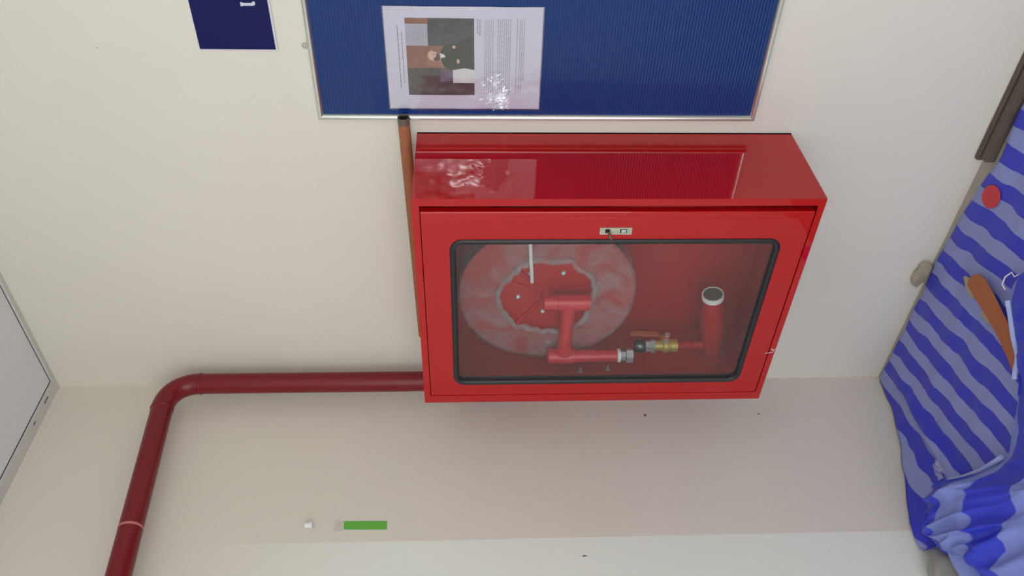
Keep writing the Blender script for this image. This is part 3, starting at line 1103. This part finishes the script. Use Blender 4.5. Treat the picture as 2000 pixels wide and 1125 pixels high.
bm = bmesh.new()
uvl = bm.loops.layers.uv.new('UVMap')
NX, NY = 150, 110
g = []
for j in range(NY + 1):
    row = []
    for i in range(NX + 1):
        u, v = i / NX, j / NY
        x = 0.008 + 1.25 * u
        edge = -0.010 - 0.010 * (0.5 + nz3(x * 12, 0.3, 7)) - 0.018 * math.exp(-((x - 0.66) / 0.10) ** 2) - 0.034 * min(1, max(0, (x - 0.68) / 0.07))
        y = edge + (-0.95 - edge) * v
        xx = x + 0.006 * nz3(y * 14, 2.2, 3) * (1 - u)
        tt = min(1, max(0, (-y - 0.55) / 0.05))
        xx += 0.09 * tt * tt * (3 - 2 * tt) * (1 - u)
        row.append(bm.verts.new((max(0.006, xx), y, sheet_z(x, y) * (1 if j else 0.35))))
    g.append(row)
for j in range(NY):
    for i in range(NX):
        f = bm.faces.new((g[j][i], g[j + 1][i], g[j + 1][i + 1], g[j][i + 1]))
        for l in f.loops:
            l[uvl].uv = (l.vert.co.x, l.vert.co.y)
gs_ = obj('ground_sheet', bm, M_tarp, tarp, smooth=True)
md = gs_.modifiers.new('thick', 'SOLIDIFY')
md.thickness = 0.0012
md.offset = -1

# upper folded layer, bunched up
bpts = [(0.590, -0.318), (0.548, -0.380), (0.512, -0.425), (0.440, -0.470), (0.375, -0.505), (0.335, -0.522), (0.275, -0.508), (0.200, -0.480), (0.130, -0.445), (0.095, -0.440),
        (0.062, -0.462), (0.040, -0.500), (0.020, -0.540), (0.035, -0.590), (0.070, -0.620), (0.088, -0.680), (0.095, -0.800), (0.30, -0.95), (0.70, -0.90), (0.95, -0.62), (0.88, -0.42), (0.70, -0.315), (0.63, -0.295)]


def catmull(P, n):
    out_ = []
    L = len(P)
    for i in range(L):
        a_, b_, c_, d_ = (Vector((*P[(i + k - 1) % L], 0)) for k in range(4))
        for s in range(n):
            t = s / n
            out_.append(0.5 * ((2 * b_) + (c_ - a_) * t + (2 * a_ - 5 * b_ + 4 * c_ - d_) * t * t + (3 * b_ - a_ - 3 * c_ + d_) * t ** 3))
    return out_


bd = catmull(bpts, 10)
cen = Vector((0.42, -0.66, 0))
bm = bmesh.new()
uvl = bm.loops.layers.uv.new('UVMap')
RN = 60


def fold_h(p, t, dist):
    left = math.exp(-((p.x - 0.10) / 0.16) ** 2 - ((p.y + 0.56) / 0.16) ** 2)
    far = min(1, max(0, (p.x - 0.22) / 0.2))
    h = 0.030 + (0.060 - 0.022 * far) * (1 - math.exp(-dist / (0.05 + 0.16 * far))) + 0.045 * left * (1 - math.exp(-dist / 0.03))
    q = p.x * 0.35 + p.y * 0.94 + 0.02 * nz3(p.x * 8, p.y * 8, 3)
    r = -p.x * 0.94 + p.y * 0.35
    ridge = 1 - abs(nz3(q * 15, r * 4, 8.1)) * 2.2
    ridge2 = 1 - abs(nz3(q * 34, r * 7, 2.4)) * 2.4
    amp = min(1, dist / 0.10)
    h += amp * (1 - 0.65 * far) * (0.026 * max(0, ridge) ** 2 + 0.014 * max(0, ridge2) ** 2 * (0.4 + left) + 0.004 * nz3(p.x * 30, p.y * 30, 6))
    return h


rings = []
for j in range(RN + 1):
    t = (j / RN) ** 0.7 if j else 0.0
    row = []
    for k, b0 in enumerate(bd):
        p = cen.lerp(b0, t)
        dist = (b0 - p).length
        h = fold_h(p, t, dist)
        if j >= RN - 2:
            h = (0.034, 0.028, 0.014)[j - RN + 2] + 0.004 * nz3(p.x * 20, p.y * 20, 1)
        row.append(bm.verts.new((max(0.006, p.x), p.y, h)))
    rings.append(row)
nb_ = len(bd)
for j in range(RN):
    A, B = rings[j], rings[j + 1]
    for k in range(nb_):
        kk = (k + 1) % nb_
        f = bm.faces.new((A[k], A[kk], B[kk], B[k]))
        for l in f.loops:
            c = l.vert.co
            l[uvl].uv = (c.x + 0.3 * c.z, c.y - 0.3 * c.z)
bmesh.ops.remove_doubles(bm, verts=bm.verts[:], dist=1e-6)
obj('folded_layer', bm, M_tarp2, tarp, smooth=True)
# pale hem running along the folded edge
for a_, b_ in ((0, 24), (52, 98)):
    bm = bmesh.new()
    pts = []
    for k in range(a_, b_ + 1):
        q = bd[k % nb_]
        pts.append((q.x, q.y, 0.040 + 0.006 * nz3(k * 0.15, 1, 1)))
    tube(bm, pts, 0.0056, 8)
    obj('hem', bm, M_hem, tarp, smooth='auto')

# ------------------------------------------------------------------ odds and ends on and behind the tarp
def slab(bm, outline, zf, th):
    lo_ = [bm.verts.new((x, y, zf(x, y))) for x, y in outline]
    hi_ = [bm.verts.new((x, y, zf(x, y) + th)) for x, y in outline]
    bm.faces.new(hi_)
    bm.faces.new(lo_[::-1])
    for i in range(len(outline)):
        j = (i + 1) % len(outline)
        bm.faces.new((lo_[i], lo_[j], hi_[j], hi_[i]))


cs = thing('cardboard_strip', 'brown cardboard strip lying on the striped tarp', 'cardboard', (0.52, -0.28, 0.02))
bm = bmesh.new()
slab(bm, [(0.508, -0.176), (0.524, -0.172), (0.540, -0.178), (0.556, -0.192), (0.562, -0.215), (0.556, -0.260), (0.545, -0.320), (0.538, -0.375), (0.520, -0.430), (0.470, -0.430), (0.484, -0.390), (0.497, -0.330), (0.503, -0.270), (0.506, -0.215)],
     lambda x, y: 0.0255, 0.003)
obj('strip', bm, M_card, cs, bevel=0.001)
for pts in ([(0.498, -0.172), (0.512, -0.150), (0.520, -0.158), (0.524, -0.170), (0.506, -0.182), (0.503, -0.215), (0.494, -0.205)], [(0.488, -0.255), (0.503, -0.250), (0.500, -0.285), (0.494, -0.292)]):
    bm = bmesh.new()
    slab(bm, pts, lambda x, y: 0.0245, 0.0015)
    obj('torn_ply', bm, M_cardpale, cs)

bm = bmesh.new()
lathe(bm, (0.7005, -0.098, 0.0135), (0.08, -0.1, 1), [(0, 0.0255), (0.002, 0.0262), (0.0034, 0.0255), (0.0036, 0.022)], 32)
o = obj('red_disc', bm, M_reddisc, None, smooth='auto')
tag(o, 'flat round red disc lying on the striped tarp', 'disc')

bm = bmesh.new()
tube(bm, [(0.596, -0.290, 0.034), (0.602, -0.280, 0.038), (0.616, -0.272, 0.034), (0.632, -0.275, 0.028), (0.628, -0.285, 0.026), (0.638, -0.290, 0.024)], 0.0016, 6)
o = obj('white_thread', bm, M_thread, None, smooth='auto')
tag(o, 'short white thread curled on the tarp beside the fold', 'thread')

# crumpled clear plastic scrap
bm = bmesh.new()
gg = []
for j in range(7):
    row = []
    for i in range(7):
        x, y = 0.098 + 0.0055 * i, -0.382 - 0.007 * j
        row.append(bm.verts.new((x + 0.006 * nz3(i * 1.3, j * 1.1, 3), y + 0.006 * nz3(i * 1.7, j, 8), 0.044 + 0.016 * nz3(i * 0.9, j * 0.9, 5))))
    gg.append(row)
for j in range(6):
    for i in range(6):
        bm.faces.new((gg[j][i], gg[j][i + 1], gg[j + 1][i + 1], gg[j + 1][i]))
M_scrap = mat('clear plastic', lin(220, 224, 235), 0.08, alpha=0.32, spec=0.9)
o = obj('plastic_scrap', bm, M_scrap, None)
tag(o, 'crumpled scrap of clear plastic caught at the tarp fold', 'plastic scrap')

# lump of rubble behind the tarp
bm = bmesh.new()
bmesh.ops.create_icosphere(bm, subdivisions=2, radius=1.0)
for v in bm.verts:
    c = v.co.copy()
    q = 1 + 0.6 * noise.noise(c * 1.6 + Vector((3, 1, 2)))
    v.co = Vector((0.400 + c.x * 0.034 * q, -0.0125 + c.y * 0.010 * q, 0.025 + c.z * 0.024 * q))
o = obj('rubble_lump', bm, M_cardpale, None, smooth=False)
tag(o, 'small beige lump of rubble between wall and striped tarp', 'rubble')

# two dark slats along the wall foot
for nm, x_a, x_b, y_a, y_b, z_a, z_b, lab in (('wooden_slat', 0.742, 1.7, -0.0150, -0.0030, 0.002, 0.026, 'thin dark wooden slat nearest the wall, behind the other slat'),
                                           ('wooden_slat', 0.752, 1.7, -0.0400, -0.0215, 0.001, 0.024, 'thick dark wooden slat between the striped tarp and the thin slat')):
    bm = bmesh.new()
    N = 12
    prev = None
    for i in range(N + 1):
        x = x_a + (x_b - x_a) * i / N
        dy, dz = 0.0012 * nz3(x * 8, 1, y_a * 90), 0.002 * nz3(x * 7, 4, y_a * 70)
        cur = [bm.verts.new((x, yy + dy, zz + (dz if zz > 0.01 else 0))) for yy, zz in ((y_a, z_a), (y_b, z_a), (y_b, z_b), (y_a, z_b))]
        if prev:
            for k in range(4):
                bm.faces.new((prev[k], prev[(k + 1) % 4], cur[(k + 1) % 4], cur[k]))
        else:
            bm.faces.new(cur[::-1])
        prev = cur
    bm.faces.new(prev)
    tag(obj(nm, bm, M_wood, None, bevel=0.0015), lab, 'slat')

# grey sack by the left wall
bm = bmesh.new()
bmesh.ops.create_icosphere(bm, subdivisions=4, radius=1.0)
for v in bm.verts:
    c = v.co.copy()
    q = 1 + 0.15 * noise.noise(c * 2.2 + Vector((7, 1, 2)))
    v.co = Vector((0.040 + c.x * 0.033 * q, -0.640 + c.y * 0.075 * q, 0.068 + max(-0.95, c.z) * 0.066 * q))
o = obj('grey_sack', bm, M_greycloth, None, smooth=True)
tag(o, 'grey woven sack at the foot of the left wall beside the bunched tarp', 'sack')
